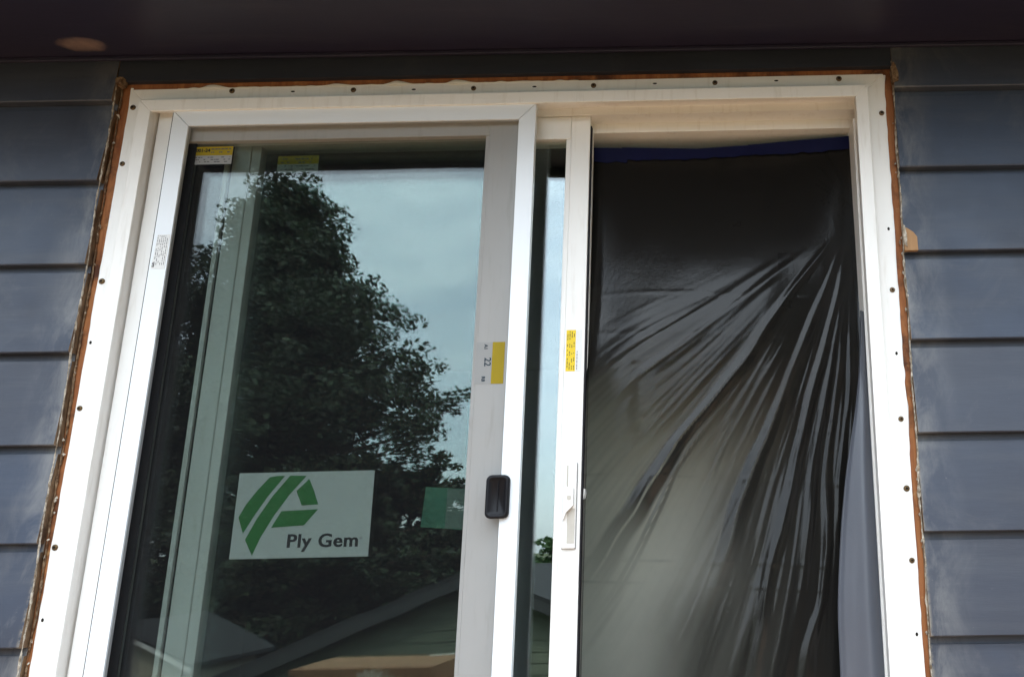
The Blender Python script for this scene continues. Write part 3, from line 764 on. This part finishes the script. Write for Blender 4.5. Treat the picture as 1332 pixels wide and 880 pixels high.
for s in (-1, 1):
    prism_y('roof', [(0, PZ), (s * (HW + .1), PZ - SL * (HW + .1)), (s * (HW + .1), PZ - SL * (HW + .1) - .07), (0, PZ - .07)], -8.3, .34, 'shingle', nb)
    prism_y('rake_board', [(0, PZ - .072), (s * (HW + .1), PZ - SL * (HW + .1) - .072), (s * (HW + .1), PZ - SL * (HW + .1) - .22), (0, PZ - .22)], .300, .342, 'dtrim', nb)
wd = box('window', -.55, .35, -.02, .03, 1.5, 2.55, 'trim', nb)
box('pane', -.50, -.11, .031, .034, 1.55, 2.5, 'gasket', wd); box('pane', -.09, .30, .031, .034, 1.55, 2.5, 'gasket', wd)
# shed
sh = thing('garden_shed', 'weathered cream shed with pale rake boards mirrored at the left of the glass', 'shed', (-8.15, -10.2, -3))
box('wall', -1.0, 1.0, -1.8, 0, 0, 2.45, 'shedwall', sh)
prism_y('gable_wall', [(-1.0, 2.45), (1.0, 2.45), (0, 2.92)], -1.8, -.004, 'shedwall', sh)
for s in (-1, 1):
    prism_y('roof', [(0, 3.02), (s * 1.2, 2.46), (s * 1.2, 2.40), (0, 2.96)], -2.0, .15, 'shingle', sh)
    prism_y('rake_board', [(0, 2.97), (s * 1.2, 2.41), (s * 1.2, 2.34), (0, 2.90)], .12, .155, 'trim', sh)
box('corner_post', .10, .18, .001, .03, 0, 2.6, 'trim', sh); box('door', .30, .80, .001, .03, 0, 2.2, 'dtrim', sh)

# ------------------------------------------------------------------ trees
def limb(pts, k=7):
    v, f = [], []
    for i, (p, r) in enumerate(pts):
        p = Vector(p); d = (Vector(pts[min(i + 1, len(pts) - 1)][0]) - Vector(pts[max(i - 1, 0)][0])).normalized()
        a = d.orthogonal().normalized(); b = d.cross(a)
        for j in range(k):
            t = 2 * math.pi * j / k; v.append(tuple(p + r * (a * math.cos(t) + b * math.sin(t))))
    for i in range(len(pts) - 1):
        for j in range(k): f.append((i * k + j, i * k + (j + 1) % k, (i + 1) * k + (j + 1) % k, (i + 1) * k + j))
    return v, f
def tree(name, label, loc, H, shape, nleaf, leaf, mat, seed, nb_=60, trunk_r=.26, group=None):
    """shape(u) -> crown radius at height fraction u; clumps of leaves sit along drooping twigs"""
    g = np.random.default_rng(seed)
    root = thing(name, label, 'tree', loc, group)
    v, f = limb([((0, 0, 0), trunk_r * 1.25), ((.05, .02, H * .12), trunk_r), ((.12, -.05, H * .4), trunk_r * .72), ((-.05, .08, H * .7), trunk_r * .42), ((.06, 0, H * .93), trunk_r * .12)], 10)
    C, Rr = [], []
    for i in range(nb_):
        u = g.uniform(.08, .97); az = g.uniform(0, 2 * math.pi); rad = shape(u) * g.uniform(.72, 1.08)
        st_ = np.array([0, 0, H * max(.1, u - .16)]); en = np.array([rad * math.cos(az), rad * math.sin(az), H * u])
        mid = (st_ + en) / 2 + np.array([0, 0, .06 * H * g.uniform(0, 1)])
        rr = trunk_r * .30 * (1.1 - u)
        a, b = limb([(st_, rr + .02), (mid, rr * .6 + .012), (en, .008)], 5)
        k = len(v); v += a; f += [tuple(k + q for q in w_) for w_ in b]
        for t in np.linspace(.35, 1.0, 7):
            c = (1 - t) ** 2 * st_ + 2 * t * (1 - t) * mid + t * t * en
            sp_ = .10 * H * (.45 + .45 * g.random()) * (1.15 - .65 * t)
            C.append(c + g.normal(0, .022 * H, 3)); Rr.append(sp_)
    link('trunk', mesh('trunk', v, f), 'bark', root, True)
    C = np.array(C); Rr = np.array(Rr); pr = Rr ** 2 / (Rr ** 2).sum()
    idx = g.choice(len(C), nleaf, p=pr)
    off = g.normal(0, 1, (nleaf, 3)); off /= np.linalg.norm(off, axis=1, keepdims=True); off *= (g.random((nleaf, 1)) ** .45)
    off[:, 2] *= .55
    P = C[idx] + off * Rr[idx][:, None]
    U = g.normal(0, 1, (nleaf, 3)); U[:, 2] *= .6; U /= np.linalg.norm(U, axis=1, keepdims=True)
    Wv = g.normal(0, 1, (nleaf, 3)); Wv -= (Wv * U).sum(1, keepdims=True) * U; Wv /= np.linalg.norm(Wv, axis=1, keepdims=True)
    s = leaf * g.uniform(.6, 1.3, (nleaf, 1))
    V = np.empty((nleaf, 4, 3)); V[:, 0] = P - U * s; V[:, 1] = P - Wv * s * .55; V[:, 2] = P + U * s; V[:, 3] = P + Wv * s * .55
    me = bpy.data.meshes.new('crown')
    me.vertices.add(nleaf * 4); me.vertices.foreach_set('co', V.ravel())
    me.loops.add(nleaf * 4); me.loops.foreach_set('vertex_index', np.arange(nleaf * 4, dtype=np.int32))
    me.polygons.add(nleaf); me.polygons.foreach_set('loop_start', np.arange(0, nleaf * 4, 4, dtype=np.int32))
    me.polygons.foreach_set('loop_total', np.full(nleaf, 4, dtype=np.int32))
    at = me.attributes.new('tint', 'FLOAT', 'FACE'); at.data.foreach_set('value', g.random(nleaf).astype(np.float32))
    me.update(); me.validate()
    link('crown', me, mat, root)
    return root
def maple(u): return (5.6 if u < .55 else 5.6 * max(.0, 1 - ((u - .55) / .47) ** 1.7)) * (.55 + .45 * min(1, u / .35))
def spire(u): return 5.9 * (.6 + .4 * min(1, u / .3)) * (1 if u < .42 else max(.03, 1 - ((u - .42) / .57) ** 1.2))
big = tree('maple_tree', 'tall dark broadleaf tree mirrored in the fixed pane', (-12.0, -20, -3), 14.7, spire, 175000, .086, 'leaf', 4, 190, .30)
low = tree('maple_tree', 'low dark tree filling the space below the tall tree crown', (-9.4, -18.6, -3), 6.6, lambda u: 3.9 * (1 - max(0, (u - .5) / .52) ** 2), 42000, .095, 'leaf', 14, 80, .16)
tree('small_tree', 'small bright green tree behind the olive house mirrored in the sliding pane', (-3.55, -20, -3), 4.9, lambda u: 1.75 * (1 - max(0, (u - .6) / .42) ** 2) * min(1, u / .5 + .2), 16000, .065, 'leaf2', 21, 34, .10)
def copy_tree(src, loc, rz, sc_, label):
    c = src.copy(); COL.objects.link(c); c.location = loc; c.rotation_euler.z = rz; c.scale = (sc_, sc_, sc_); c['label'] = label
    for ch in src.children:
        d = ch.copy(); COL.objects.link(d); d.parent = c
for i, (src, x, y, s_, lab) in enumerate((
        (big, -24.5, -20, .66, 'spreading dark tree behind the shed, next to the tallest tree'),
        (low, -15.2, -16.5, .85, 'low dark tree behind the garden shed'),
        (low, -8.2, -20.8, .98, 'low dark tree between the olive house roof and the tallest tree'),
        (big, 10.5, -16, 1.1, 'tall tree on the far side of the yard beyond the olive house'),  # from here on: unseen trees, added to block low sky light
        (big, 15.5, -11.5, 1.1, 'broad tree nearest the deck on the open side of the yard'),
        (big, 22.5, -10, .9, 'tall tree near the side fence line of the yard'),
        (big, -17, -5, 1.1, 'dark tree standing close beside the deck end'),
        (big, -25, -12, 1.1, 'big dark tree overhanging the side of the yard past the shed'),
        (big, 19, -17.5, 1.15, 'big tree in the back corner of the open side of the yard'),
        (big, 34, -30, 1.0, 'distant tall tree past the yard'), (big, -36, -28, 1.0, 'distant tall tree past the shed'))):
    copy_tree(src, (x, y, -3), .9 + 1.3 * i, s_, lab)
